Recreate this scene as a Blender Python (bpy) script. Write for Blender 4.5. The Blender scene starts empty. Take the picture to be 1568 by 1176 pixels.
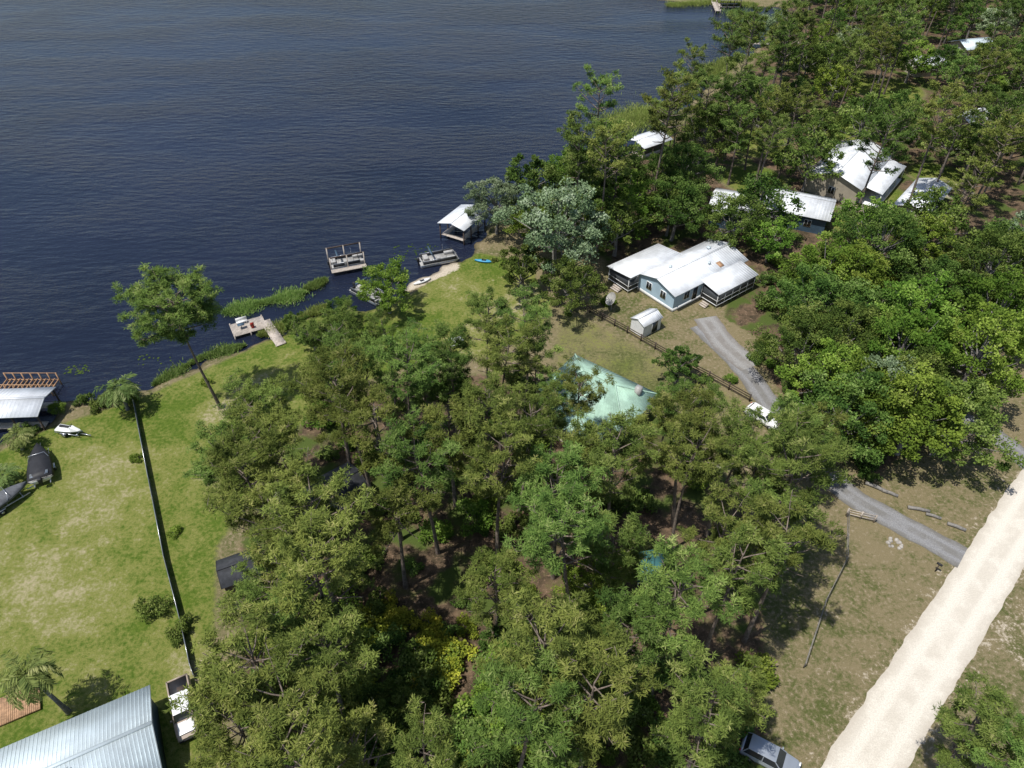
import bpy, math, numpy as np
from mathutils import Vector, Matrix
rng=np.random.default_rng(7)
S=bpy.context.scene
S.view_settings.view_transform='Standard'
try: S.view_settings.look='None'
except Exception: pass
S.view_settings.exposure=0
def R(a,b): return float(rng.uniform(a,b))
# ------------------------------------------------------------ materials
class NT:
    def __init__(s,name):
        s.m=bpy.data.materials.new(name); s.m.use_nodes=True; s.t=s.m.node_tree; s.t.nodes.clear()
        s.out=s.n('ShaderNodeOutputMaterial')
    def n(s,typ,**k):
        x=s.t.nodes.new(typ)
        for a,b in k.items(): setattr(x,a,b)
        return x
    def l(s,a,b): s.t.links.new(a,b)
    def noise(s,vec,scale,detail=4,rough=.55):
        x=s.n('ShaderNodeTexNoise'); x.inputs['Scale'].default_value=scale
        x.inputs['Detail'].default_value=detail; x.inputs['Roughness'].default_value=rough
        if vec is not None: s.l(vec,x.inputs['Vector'])
        return x.outputs['Fac']
    def math(s,op,a,b=None,clamp=False):
        x=s.n('ShaderNodeMath',operation=op); x.use_clamp=clamp
        for i,v in enumerate((a,b)):
            if v is None: continue
            if isinstance(v,(int,float)): x.inputs[i].default_value=v
            else: s.l(v,x.inputs[i])
        return x.outputs[0]
    def ss(s,v,lo,hi,a=0.,b=1.):
        x=s.n('ShaderNodeMapRange',interpolation_type='SMOOTHSTEP'); s.l(v,x.inputs[0])
        for i,k in enumerate((lo,hi,a,b)): x.inputs[i+1].default_value=k
        return x.outputs[0]
    def mix(s,f,a,b,mode='MIX'):
        x=s.n('ShaderNodeMix',data_type='RGBA',blend_type=mode)
        for i,v in ((0,f),(6,a),(7,b)):
            if isinstance(v,(int,float)): x.inputs[i].default_value=v
            elif isinstance(v,tuple): x.inputs[i].default_value=(*v,1)
            else: s.l(v,x.inputs[i])
        return x.outputs[2]
    def pos(s): return s.n('ShaderNodeNewGeometry').outputs['Position']
    def obj(s): return s.n('ShaderNodeTexCoord').outputs['Object']
    def attr(s,nm): return s.n('ShaderNodeAttribute',attribute_name=nm).outputs['Fac']
    def bsdf(s,col,rough=.7,metal=0.,spec=.4,bump=None,bd=.02,bs=.6):
        b=s.n('ShaderNodeBsdfPrincipled')
        if isinstance(col,tuple): b.inputs['Base Color'].default_value=(*col,1)
        else: s.l(col,b.inputs['Base Color'])
        if isinstance(rough,(int,float)): b.inputs['Roughness'].default_value=rough
        else: s.l(rough,b.inputs['Roughness'])
        b.inputs['Metallic'].default_value=metal; b.inputs['Specular IOR Level'].default_value=spec
        if bump is not None:
            u=s.n('ShaderNodeBump'); u.inputs['Distance'].default_value=bd; u.inputs['Strength'].default_value=bs
            s.l(bump,u.inputs['Height']); s.l(u.outputs[0],b.inputs['Normal'])
        s.l(b.outputs[0],s.out.inputs[0]); return b
def simple(name,col,rough=.6,metal=0.,var=.25,scale=1.5,spec=.4,fine=12):
    t=NT(name); o=t.obj()
    n1=t.noise(o,scale,5,.6); n2=t.noise(o,fine,3)
    f=t.math('ADD',t.math('MULTIPLY',n1,.7),t.math('MULTIPLY',n2,.3))
    dark=tuple(c*(1-var) for c in col); lite=tuple(min(1,c*(1+var*.6)) for c in col)
    c=t.mix(t.ss(f,.35,.65),dark,lite)
    t.bsdf(c,rough,metal,spec,n2,.01,.4); return t.m
M={}
M['white_metal']=simple('white_metal_roof',(.70,.72,.74),.38,.0,.18,.5,.5)
M['grey_metal']=simple('galvanised_roof',(.60,.68,.71),.4,.1,.14,.5,.5)
M['green_metal']=simple('mint_green_roof',(.38,.55,.44),.5,0,.25,.6)
M['teal']=simple('teal_tarp',(.05,.15,.15),.5,0,.25,1)
M['blue_wall']=simple('pale_blue_siding',(.40,.53,.62),.6,0,.08,1)
M['white']=simple('white_paint',(.76,.76,.74),.5,0,.12,1.5)
M['dkblue']=simple('dark_blue_siding',(.05,.09,.13),.6,0,.2,1)
M['fencemesh']=simple('dark_fence_mesh',(.05,.075,.085),.7,0,.4,.6)
M['tan_wall']=simple('tan_siding',(.40,.35,.27),.7,0,.15,1)
M['wood']=simple('weathered_wood',(.46,.40,.34),.8,0,.3,3)
M['newwood']=simple('new_wood',(.42,.25,.14),.8,0,.3,3)
M['dkwood']=simple('dark_wood',(.07,.05,.04),.8,0,.3,3)
M['dark']=simple('dark_shingle',(.035,.037,.042),.8,0,.35,2)
M['black']=simple('black_fabric',(.018,.018,.021),.6,0,.3,2)
M['greycover']=simple('grey_boat_cover',(.10,.105,.115),.7,0,.3,2)
M['screen']=simple('porch_screen',(.05,.055,.06),.5,0,.2,2)
M['glass']=simple('dark_glass',(.02,.025,.03),.08,0,.1,1,.6)
M['tyre']=simple('tyre_rubber',(.02,.02,.02),.8,0,.2,3)
M['alu']=simple('aluminium',(.55,.56,.58),.3,.8,.1,2)
M['carwhite']=simple('white_car_paint',(.78,.78,.77),.22,0,.03,1,.6)
M['tanpaint']=simple('tan_car_paint',(.36,.29,.23),.3,0,.06,1,.6)
M['greycar']=simple('silver_car_paint',(.35,.38,.42),.28,.4,.06,1,.6)
M['red']=simple('red_plastic',(.35,.03,.02),.4,0,.2,1)
M['seat']=simple('boat_vinyl',(.38,.37,.35),.6,0,.2,2)
M['blue']=simple('blue_plastic',(.05,.30,.50),.4,0,.1,1)
M['stone']=simple('stone',(.36,.33,.29),.85,0,.3,2)
M['bark']=simple('pine_bark',(.20,.16,.13),.9,0,.45,2.5,.2,9)
M['greybark']=simple('grey_bark',(.22,.205,.185),.9,0,.4,2.5,.2,9)
def leafmat(name,a,b,c,trans=.25,var=.5,h0=.482,h1=.520):
    t=NT(name); r=t.attr('rnd')
    oi=t.n('ShaderNodeObjectInfo').outputs['Random']
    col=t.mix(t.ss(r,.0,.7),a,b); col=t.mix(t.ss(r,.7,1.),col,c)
    hs=t.n('ShaderNodeHueSaturation'); t.l(col,hs.inputs['Color'])
    t.l(t.ss(oi,0,1,h0,h1),hs.inputs['Hue'])
    oi2=t.math('FRACT',t.math('MULTIPLY',oi,7.31)); t.l(t.math('ADD',t.math('MULTIPLY',oi2,var),1-var*.45),hs.inputs['Value'])
    hs.inputs['Saturation'].default_value=.95
    b1=t.n('ShaderNodeBsdfDiffuse'); t.l(hs.outputs[0],b1.inputs[0])
    tr=t.n('ShaderNodeBsdfTranslucent'); t.l(hs.outputs[0],tr.inputs[0])
    mx=t.n('ShaderNodeMixShader'); mx.inputs[0].default_value=trans
    t.l(b1.outputs[0],mx.inputs[1]); t.l(tr.outputs[0],mx.inputs[2]); t.l(mx.outputs[0],t.out.inputs[0]); return t.m
M['pine']=leafmat('pine_needles',(.085,.125,.024),(.180,.228,.044),(.31,.32,.10),.25,.55,.482,.532)
M['oak']=leafmat('oak_leaves',(.052,.095,.018),(.130,.195,.034),(.24,.30,.08))
M['bright']=leafmat('bright_leaves',(.095,.165,.018),(.195,.285,.033),(.31,.38,.08),.3)
M['silver']=leafmat('silvery_leaves',(.11,.160,.070),(.22,.285,.145),(.38,.43,.29),.2)
M['yellow']=leafmat('yellow_leaves',(.18,.22,.02),(.36,.38,.03),(.48,.47,.05),.3)
M['palm']=leafmat('palm_leaves',(.10,.15,.04),(.20,.26,.07),(.34,.35,.15),.25)
M['reed']=leafmat('reed_blades',(.17,.25,.05),(.28,.38,.08),(.40,.43,.16),.35)
# ------------------------------------------------------------ mesh helpers
def mkmesh(name,V,F,mats,mi=None,rnd=None,smooth=False):
    V=np.asarray(V,dtype=np.float32); me=bpy.data.meshes.new(name)
    if isinstance(F,np.ndarray):
        n=len(F); me.vertices.add(len(V)); me.vertices.foreach_set('co',V.ravel())
        me.loops.add(n*4); me.loops.foreach_set('vertex_index',F.astype(np.int32).ravel())
        me.polygons.add(n); me.polygons.foreach_set('loop_start',np.arange(0,n*4,4,dtype=np.int32))
        me.update(calc_edges=True)
    else:
        me.from_pydata([tuple(map(float,v)) for v in V],[],F)
    for m in mats: me.materials.append(m)
    if mi is not None: me.polygons.foreach_set('material_index',np.asarray(mi,dtype=np.int32))
    if rnd is not None:
        a=me.attributes.new('rnd','FLOAT','POINT'); a.data.foreach_set('value',np.asarray(rnd,dtype=np.float32))
    if smooth: me.polygons.foreach_set('use_smooth',np.ones(len(me.polygons),dtype=bool))
    me.update(); return me
def link(o,col=None): (col or S.collection).objects.link(o); return o
def ob(name,me,parent=None,loc=(0,0,0),rz=0,col=None):
    o=bpy.data.objects.new(name,me); o.location=loc; o.rotation_euler=(0,0,rz)
    if parent: o.parent=parent
    return link(o,col)
def empty(name,x,y,rz=0,z=0):
    o=bpy.data.objects.new(name,None); o.location=(x,y,z); o.rotation_euler=(0,0,math.radians(rz)); o.empty_display_size=.5
    return link(o)
class B:
    def __init__(s): s.v=[];s.f=[];s.m=[];s.r=[];s.n=0
    def add(s,V,F,mi,rnd=.5):
        V=np.asarray(V,float).reshape(-1,3);F=np.asarray(F,int).reshape(-1,4)
        s.v.append(V);s.f.append(F+s.n);s.m.append(np.full(len(F),mi));s.r.append(np.broadcast_to(np.asarray(rnd,float),(len(V),)).copy());s.n+=len(V)
    def tube(s,P,rad,mi,sides=6):
        P=np.asarray(P,float);n=len(P);T=np.gradient(P,axis=0);T/=np.linalg.norm(T,axis=1)[:,None]+1e-9
        ref=np.array([0,0,1.]) if abs(T[0][2])<.8 else np.array([1.,0,0])
        A=np.cross(T,ref);A/=np.linalg.norm(A,axis=1)[:,None]+1e-9;Bv=np.cross(T,A)
        an=np.linspace(0,2*math.pi,sides,endpoint=False)
        V=P[:,None,:]+np.asarray(rad)[:,None,None]*(np.cos(an)[None,:,None]*A[:,None,:]+np.sin(an)[None,:,None]*Bv[:,None,:])
        F=[[i*sides+j,i*sides+(j+1)%sides,(i+1)*sides+(j+1)%sides,(i+1)*sides+j] for i in range(n-1) for j in range(sides)]
        s.add(V,F,mi)
    def leaves(s,C,D,W,L,wd,mi,rnd):
        n=len(C);L=np.broadcast_to(L,(n,))[:,None];wd=np.broadcast_to(wd,(n,))[:,None]
        V=np.stack([C,C+D*L*.5+W*wd,C+D*L,C+D*L*.5-W*wd],1)
        s.add(V,np.arange(n*4).reshape(n,4),mi,np.repeat(rnd,4))
    def box(s,c,d,mi=0,rz=0.):
        c=np.asarray(c,float);x,y,z=[k/2 for k in d]
        V=np.array([[-x,-y,-z],[x,-y,-z],[x,y,-z],[-x,y,-z],[-x,-y,z],[x,-y,z],[x,y,z],[-x,y,z]])
        if rz:
            a=math.cos(rz);b=math.sin(rz);V=np.stack([V[:,0]*a-V[:,1]*b,V[:,0]*b+V[:,1]*a,V[:,2]],1)
        s.add(V+c,[[0,3,2,1],[4,5,6,7],[0,1,5,4],[1,2,6,5],[2,3,7,6],[3,0,4,7]],mi)
    def slab(s,p,th,mi=0):
        p=np.asarray(p,float);n=np.cross(p[1]-p[0],p[3]-p[0]);n/=np.linalg.norm(n)
        if n[2]<0:n=-n
        V=np.vstack([p-n*th,p]);s.add(V,[[0,3,2,1],[4,5,6,7],[0,1,5,4],[1,2,6,5],[2,3,7,6],[3,0,4,7]],mi);return n
    def ribs(s,p,sp=.45,mi=0,h=.035,w=.05):
        p=np.asarray(p,float);n=np.cross(p[1]-p[0],p[3]-p[0]);n/=np.linalg.norm(n)
        if n[2]<0:n=-n
        L=np.linalg.norm(p[1]-p[0]);k=max(2,int(L/sp))
        for i in range(k+1):
            t=min(max(i/k,.004),.996);a=p[0]*(1-t)+p[1]*t;b=p[3]*(1-t)+p[2]*t;e=(p[1]-p[0])/L*w/2
            o=n*.001
            V=[a-e+o,a+e+o,b+e+o,b-e+o,a-e*.5+n*h,a+e*.5+n*h,b+e*.5+n*h,b-e*.5+n*h]
            s.add(V,[[4,5,6,7],[0,1,5,4],[1,2,6,5],[2,3,7,6],[3,0,4,7]],mi)
    def mesh(s,name,mats,smooth=False):
        return mkmesh(name,np.vstack(s.v),np.vstack(s.f),mats,np.concatenate(s.m),np.concatenate(s.r),smooth)
def unit(n):
    v=rng.normal(size=(n,3));return v/np.linalg.norm(v,axis=1)[:,None]
def nrm(v): return v/(np.linalg.norm(v,axis=1)[:,None]+1e-9)
# ------------------------------------------------------------ tree prototypes
def tufts(b,C,per,L,wd,mi,shade,up=.16):
    n=len(C);CC=np.repeat(C,per,0);D=unit(n*per);D[:,2]=D[:,2]*.7+up;D=nrm(D);W=nrm(np.cross(D,np.array([0,0,1.])+unit(n*per)*.7))
    r=np.clip(np.repeat(shade,per)+rng.normal(0,.12,n*per),0,1)
    b.leaves(CC,D,W,rng.uniform(.7,1.15,n*per)*L,wd,mi,r)
def pine(name,H,Rc,crown0,nb,ncl=3.,per=9,flat=0.,bald=.18,lod=False):
    b=B();ph=R(0,6);a=R(.1,.6)
    zs=np.linspace(0,H*.97,9);path=np.stack([a*np.sin(zs/H*3+ph)-a*math.sin(ph),a*np.cos(zs/H*2.4+ph)-a*math.cos(ph),zs],1)
    b.tube(path,np.interp(zs,[0,.5,H],[.27,.22,.05]),0,8)
    C=[];SH=[]
    for i in range(nb):
        t=(i+R(0,1))/nb;z=H*(crown0+(1-crown0)*t*.96)
        prof=(0.62+.65*t)*(1-t**3.2)**.55+.15
        L=Rc*min(prof,1.05)*R(.55,1.25);az=i*2.4+R(-.7,.7);el=R(.0,.35)+t*.5-flat*.2
        p0=np.array([np.interp(z,zs,path[:,0]),np.interp(z,zs,path[:,1]),z])
        d=np.array([math.cos(az)*math.cos(el),math.sin(az)*math.cos(el),math.sin(el)])
        s=np.linspace(0,1,5)[:,None];bend=np.array([0,0,1.])*(s**2)*L*.14
        P=p0+d*s*L+bend+rng.normal(0,.07,(5,3))*s
        b.tube(P,np.linspace(.085,.025,5)*(1.2-t*.5),0,4)
        if R(0,1)<bald and t<.6: continue
        side=np.array([-math.sin(az),math.cos(az),0])
        for k in range(int(2.2+L*ncl*.42)):
            u=R(.5,1.05);base=p0+d*u*L+np.array([0,0,u*u*L*.14]);lat=side*R(-.5,.5)*L*.65*(1.3-u*.5)
            c=base+lat+np.array([0,0,R(-.05,.4)])
            b.tube([base,(base+c)/2+rng.normal(0,.04,3),c],[.03,.022,.012],0,3)
            m=int(R(8,15));v=unit(m)*(rng.uniform(0,1,m)**.5)[:,None]
            cl=c+v*np.array([.60,.60,.26])*R(.7,1.25)
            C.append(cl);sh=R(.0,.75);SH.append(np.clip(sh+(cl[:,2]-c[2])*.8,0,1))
    C=np.vstack(C);SH=np.concatenate(SH)
    if lod: tufts(b,C,5,.46,.055,1,SH)
    else: tufts(b,C,per,.43,.033,1,SH)
    return b.mesh(name,[M['bark'],M['pine']])
def broad(name,H,Rc,leaf,bark,ncl=46,per=280,z0=.3,ls=.30,flat=.75):
    b=B();th=H*z0
    b.tube([[0,0,0],[.1,.05,th*.5],[.05,.1,th],[0,0,H*.6],[.1,0,H*.85]],[.38,.30,.25,.14,.04],0,8)
    cents=[];k=0;q0=R(0,6)
    while len(cents)<ncl and k<6000:
        k+=1;v=unit(1)[0];rr=R(.3,1.)**.55
        if v[2]<-.35: continue
        zc=H*.55;c=np.array([v[0]*Rc*rr,v[1]*Rc*rr,zc+v[2]*(H-zc)*rr*(1 if v[2]>0 else .9)])
        an=math.atan2(v[1],v[0]);c[:2]*=1+.2*math.sin(3*an+q0)+.1*math.sin(5*an+q0*2);c[2]+=R(-.6,.7)
        if all(np.linalg.norm((c-q)*np.array([1,1,1.2]))>.62*Rc/(ncl/13)**.5 for q in cents): cents.append(c)
    for i,c in enumerate(cents):
        if i%2==0:
            s0=np.array([0,0,R(th*.8,H*.55)]);mid=(s0+c)/2+np.array([0,0,-.2]);b.tube([s0,mid,c],[.12,.08,.02],0,5)
        rc=R(.55,1.35)*Rc/5.;tone=R(-.1,.75);nsub=5
        for j in range(nsub):
            cc=c+unit(1)[0]*np.array([1,1,.55])*rc*.8;n=max(6,int(per/nsub*R(.6,1.4)));u=unit(n)
            P=cc+u*np.array([1,1,.6])*(rng.uniform(.1,1,n)**.5*rc*.60)[:,None]
            D=nrm(unit(n)+u*.5);W=nrm(np.cross(D,nrm(np.array([0,0,1.])+unit(n)*.9)))
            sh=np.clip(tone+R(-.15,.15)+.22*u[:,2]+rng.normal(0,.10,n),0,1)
            b.leaves(P,D,W,rng.uniform(.7,1.3,n)*ls,ls*.34,1,sh)
    return b.mesh(name,[bark,leaf])
def shrub(name,H,Rc,leaf,ncl=12,per=130,ls=.24):
    b=B()
    for i in range(ncl):
        a=R(0,6.28);r=Rc*R(0,1)**.6;c=np.array([math.cos(a)*r,math.sin(a)*r,H*R(.25,.9)*(1-.4*r/Rc)])
        b.tube([[c[0]*.2,c[1]*.2,0],c*.6,c],[.05,.03,.01],0,4)
        n=int(per*R(.6,1.3));u=unit(n);rad=rng.uniform(.2,1,n)**.5
        P=c+u*(rad*R(.35,.65)*max(1,Rc/1.6))[:,None];P[:,2]=np.maximum(P[:,2],.02)
        D=nrm(unit(n)+u*.6);W=nrm(np.cross(D,np.array([0,0,1.])+unit(n)*.9))
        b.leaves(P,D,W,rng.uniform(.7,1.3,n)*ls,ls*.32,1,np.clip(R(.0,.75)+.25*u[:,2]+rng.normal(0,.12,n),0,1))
    return b.mesh(name,[M['greybark'],leaf])
def palm(name,H,n=34,L=2.3,lean=.6):
    b=B();z=np.linspace(0,1,7);b.tube(np.stack([lean*z**2,.2*z,z*H],1),np.array([.26,.2,.17,.16,.16,.17,.2]),0,8)
    top=np.array([lean,.2,H])
    for i in range(n):
        az=i*2.399;el=R(-.5,1.2);LL=L*R(.8,1.1);s=np.linspace(0,1,14)
        hx=np.cumsum(np.cos(el-s*1.5))*LL/14;hz=np.cumsum(np.sin(el-s*1.5))*LL/14
        P=top+np.stack([hx*math.cos(az),hx*math.sin(az),hz],1)
        b.tube(P[::3],np.linspace(.03,.01,5),1,3)
        side=np.array([-math.sin(az),math.cos(az),0.])
        for sg in(-1,1):
            PP=np.repeat(P[3:],2,0)+rng.normal(0,.02,(22,3));T=nrm(np.gradient(P,axis=0))[3:];T=np.repeat(T,2,0)
            D=nrm(side*sg*.8+T*.6+np.array([0,0,-.35])+rng.normal(0,.1,PP.shape));W=nrm(np.cross(D,unit(len(PP))+np.array([0,0,1.])))
            b.leaves(PP,D,W,rng.uniform(.5,.85,len(PP)),.05,1,np.full(len(PP),R(.1,.9)))
    return b.mesh(name,[M['greybark'],M['palm']])
PINES=[pine('pine_a',17,3.5,.52,26),pine('pine_b',19,3.8,.60,24),pine('pine_c',15.5,3.2,.45,26),
       pine('pine_d',18,4.1,.66,21),pine('pine_e',16.5,3.0,.44,28),pine('pine_f',14,2.7,.38,26),pine('pine_g',18,3.4,.62,18,3,9,0,.3),pine('pine_h',17,3.9,.56,22,2.6,9,0,.25)]
FPINES=[pine('far_pine_a',17,3.5,.52,24,lod=True),pine('far_pine_b',19,3.8,.6,24,lod=True),pine('far_pine_c',15,3.1,.42,24,lod=True),pine('far_pine_d',18,3.6,.64,18,lod=True,bald=.3)]
LONE=pine('pine_lone',17.0,4.8,.73,46,3.8,9,.9,0)
OAKS=[broad('oak_a',11,5.6,M['oak'],M['greybark']),broad('oak_b',12.5,6.2,M['oak'],M['greybark'],54),
      broad('oak_c',10,5.0,M['bright'],M['greybark'],42),broad('oak_d',11.5,5.5,M['silver'],M['greybark'],48),broad('oak_e',9,3.8,M['oak'],M['greybark'],32),
      broad('oak_f',11.5,5.2,M['bright'],M['greybark'],44)]
FOAKS=[broad('far_oak_a',11,5.4,M['oak'],M['greybark'],40,120,ls=.44),broad('far_oak_b',12,5.8,M['oak'],M['greybark'],44,120,ls=.44),
       broad('far_oak_c',10,5,M['bright'],M['greybark'],38,120,ls=.42),broad('far_oak_d',11,5,M['silver'],M['greybark'],38,120,ls=.42)]
SHR=[shrub('shrub_a',2.2,1.7,M['oak']),shrub('shrub_b',1.6,1.3,M['bright']),shrub('shrub_c',3.2,1.9,M['bright'],15),shrub('shrub_d',2.0,1.7,M['yellow']),shrub('shrub_e',3.5,1.6,M['oak'],15)]
def put(me,name,x,y,s=1.,col=None,sz=None,tilt=.05,z=0):
    o=ob(name,me,None,(x,y,z),R(0,6.28),col);o.scale=(s,s,sz or s*R(.93,1.07))
    o.rotation_euler[0]=R(-tilt,tilt);o.rotation_euler[1]=R(-tilt,tilt);return o
# ------------------------------------------------------------ layout (metres, camera above the origin looking +Y)
shore=[(-90,40),(-63.5,56.3),(-60.1,58.3),(-56.5,62.0),(-55.7,65.6),(-51.9,66.2),(-46.2,68.4),(-42.5,72.5),(-38.8,74.5),(-32.5,79.5),(-29,83.5),(-26,85.2),(-20.5,85.2),(-17,88.0),(-15.6,91.6),(-13.6,94.6),(-9.7,97),(-6.2,100.2),(-4.3,109.1),(1.8,115.9),(8.9,121.5),(18.2,132),(26.5,141.3),(34,155),(43,168),(50.5,182),(56,190),(64,200),(71,215),(78,228),(84,240),(72.6,243),(53.3,246.4)]
lake=np.array(shore+[(20,262),(-40,330),(-200,460),(-520,480),(-650,200),(-300,0)],float)
def sdf(P,poly):
    x,y=P[:,0],P[:,1];d=np.full(len(P),1e9);ins=np.zeros(len(P),bool);n=len(poly)
    for i in range(n):
        ax,ay=poly[i];bx,by=poly[(i+1)%n];ex,ey=bx-ax,by-ay
        t=np.clip(((x-ax)*ex+(y-ay)*ey)/(ex*ex+ey*ey+1e-9),0,1)
        d=np.minimum(d,np.hypot(x-ax-t*ex,y-ay-t*ey))
        c=((ay>y)!=(by>y));ins^=c&(x<ex*(y-ay)/(ey if abs(ey)>1e-9 else 1e-9)+ax)
    return np.where(ins,d,-d)
def pline(P,pts):
    x,y=P[:,0],P[:,1];d=np.full(len(P),1e9)
    for (ax,ay),(bx,by) in zip(pts[:-1],pts[1:]):
        ex,ey=bx-ax,by-ay;t=np.clip(((x-ax)*ex+(y-ay)*ey)/(ex*ex+ey*ey),0,1);d=np.minimum(d,np.hypot(x-ax-t*ex,y-ay-t*ey))
    return d
road=[(-110,-110.4),(28.3,22.6),(46.6,40.3),(54.6,48),(120,111),(260,245)]
drive=[(45.6,42.6),(42.5,45.4),(37.3,50.2),(34.4,55),(32.6,62),(31.2,69),(29.6,74),(26.2,81.5)]
drive2=[(60,53.4),(57,60.5),(50,66),(40,70)]
xs=np.concatenate([-np.geomspace(2500,82,22),np.arange(-78,118,.7),np.geomspace(122,2500,22)])
ys=np.concatenate([-np.geomspace(2500,6,20),np.arange(4,262,.7),np.geomspace(266,3000,22)])
X,Y=np.meshgrid(xs,ys);P=np.stack([X.ravel(),Y.ravel()],1)
d=-sdf(P,lake)
wob=.45*np.sin(P[:,0]*.9+P[:,1]*.5)+.35*np.sin(P[:,0]*.37-P[:,1]*1.3)+.2*np.sin(P[:,0]*2.3+P[:,1]*1.9)
dd=d+wob*np.clip(1-abs(d)/12,0,1)
Z=np.where(dd>1.5,0,np.maximum((dd-1.5)*.24,-3.0))
sm=lambda v,a,b:(lambda t:t*t*(3-2*t))(np.clip((v-a)/(b-a),0,1))
lawnpoly=[(-120,30),(-63,54),(-56,61),(-46,67),(-36,76),(-28,84.5),(-16,88),(-6,101),(3,97),(6,86),(4,79),(-4,74),(-14,72),(-24,66),(-27,55),(-30,44),(-27,33),(-24,24),(-22,10),(-120,10)]
forestpoly=[(-25,64),(-14,70),(-2,71),(5,70),(18,64),(24,55),(26,45),(23,32),(20,20),(15,8),(-20,8),(-22,24),(-25,33),(-28,44),(-27,55)]
eastpoly=[(4,108),(14,98),(13,92),(18,97),(30,101),(38,93),(36,84),(32,74),(34,62),(40,52),(50,58),(90,98),(260,262),(260,400),(84,245),(60,190),(40,158),(24,136)]
yard=[(6,86),(11,84),(30,66),(31,60),(22,62),(4,72)]
lawn=sm(sdf(P,lawnpoly),-1.5,2.0);forest=sm(sdf(P,forestpoly),-2,2.5);east=sm(sdf(P,eastpoly),-1.5,3)
yardm=sm(sdf(P,yard),-1,2)
green=np.clip(lawn+.45*yardm,0,1)
for (cx,cy,r) in((45,126,7),(50,142,8),(66,118,7),(58,108,5),(70,150,8),(88,172,9),(80,128,6),(62,165,6),(76,190,8),(100,150,7),(95,205,9)):
    q=sm(r-np.hypot(P[:,0]-cx,P[:,1]-cy),-2,3);green=np.maximum(green,q*.75);east=east*(1-.85*q)
litter=np.maximum(forest,east*.93)
litter=np.maximum(litter,sm(sdf(P,[(33.5,93),(38,93),(41,84),(34,78),(30,83)]),-1,1.5))
dr=pline(P,road);sand=np.clip(1.15-dr/3.3,0,1)*1.0
sand=np.maximum(sand,.38*sm(6-dr,0,3))
sand=np.maximum(sand,sm(3.6-pline(P,[(-15.5,92),(-10.2,96.4)]),0,3.0)*.9*(d<2.7))
for (cx,cy,r,k) in((47.5,33.5,4,.46),(66,114,5,.46),(60,116,4,.46),(29,94,3.2,.46),(80,122,5,.46),(-36,64.5,2.2,.40),(-3,92,3,.33),(1,86,3,.36),(2.5,77,3,.36),(30,36,3,.36),(34,31,2.5,.38),(-28,31,2,.36),(24.5,56,4,.38),(33,42,3,.3),(28,30,3,.34)):
    sand=np.maximum(sand,k*sm(r-np.hypot(P[:,0]-cx,P[:,1]-cy),-1.5,2))
dry=np.zeros(len(P))
for (cx,cy,r,k) in((-43,48,6,.9),(-46,54,5,.8),(-42,38,6,.7),(-36,64,2.6,1.3),(-47,41,4,.7),(-33,68,3,.7),(-7,90,5,.8),(-2,83,5,.9),(1,90,4,.9),(-28,31,3,1.),(-38,31,4,.5),(-52,44,4,.6),(-33,52,3,.5)):
    dry=np.maximum(dry,k*np.exp(-((P[:,0]-cx)**2+(P[:,1]-cy)**2)/(r*r)))
nx=len(xs);I=np.arange(len(P)).reshape(len(ys),nx)
F=np.stack([I[:-1,:-1],I[:-1,1:],I[1:,1:],I[1:,:-1]],-1).reshape(-1,4)
t=NT('ground_soil_grass');g=t.pos();n1=t.noise(g,.09,3);n2=t.noise(g,.5,5,.65);n3=t.noise(g,2.6,6,.7);n4=t.noise(g,14,3,.7)
dn=t.math('ADD',t.math('MULTIPLY',n2,.55),t.math('MULTIPLY',n1,.45));dn=t.math('ADD',dn,t.math('MULTIPLY',t.attr('dry'),.2))
dn=t.math('ADD',dn,t.math('MULTIPLY',t.math('SUBTRACT',n3,.5),.62))
lush=t.mix(t.ss(n3,.3,.7),(.062,.107,.013),(.115,.162,.024))
lc=t.mix(t.ss(dn,.41,.61),lush,(.185,.195,.052));lc=t.mix(t.ss(dn,.58,.82),lc,(.37,.32,.20))
vc=t.mix(t.ss(dn,.33,.56),(.085,.100,.030),(.215,.175,.10));vc=t.mix(t.ss(n3,.53,.72),vc,(.34,.28,.20))
lt=t.mix(t.ss(n2,.35,.65),(.060,.047,.030),(.18,.120,.078));lt=t.mix(t.ss(n3,.52,.70),lt,(.29,.195,.135));lt=t.mix(t.ss(t.noise(g,.25,3),.48,.60),lt,(.075,.105,.025))
jit=t.math('ADD',t.math('MULTIPLY',t.math('SUBTRACT',n3,.5),.9),t.math('MULTIPLY',t.math('SUBTRACT',n2,.5),.7))
def msk(a,lo,hi): return t.ss(t.math('ADD',t.attr(a),jit),lo,hi)
c=t.mix(msk('green',.35,.65),vc,lc);c=t.mix(msk('litter',.4,.62),c,lt)
sc=t.mix(t.ss(n4,.3,.7),(.42,.36,.28),(.60,.52,.42));c=t.mix(msk('sand',.42,.62),c,sc)
c=t.mix(1.,c,t.mix(t.ss(n4,.25,.75),(.60,.60,.58),(1.28,1.28,1.25)),'MULTIPLY')
z=t.n('ShaderNodeSeparateXYZ');t.l(g,z.inputs[0]);c=t.mix(t.ss(z.outputs[2],-.5,-.12),(.018,.018,.012),c)
t.bsdf(c,.95,0,.1,t.math('ADD',n4,n3),.08,.8)
me=mkmesh('ground',np.column_stack([P,Z]),F,[t.m],smooth=True)
for nm,a in(('green',green),('litter',litter),('sand',sand),('dry',dry)):
    at=me.attributes.new(nm,'FLOAT','POINT');at.data.foreach_set('value',a.astype(np.float32))
ob('ground',me)
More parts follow.
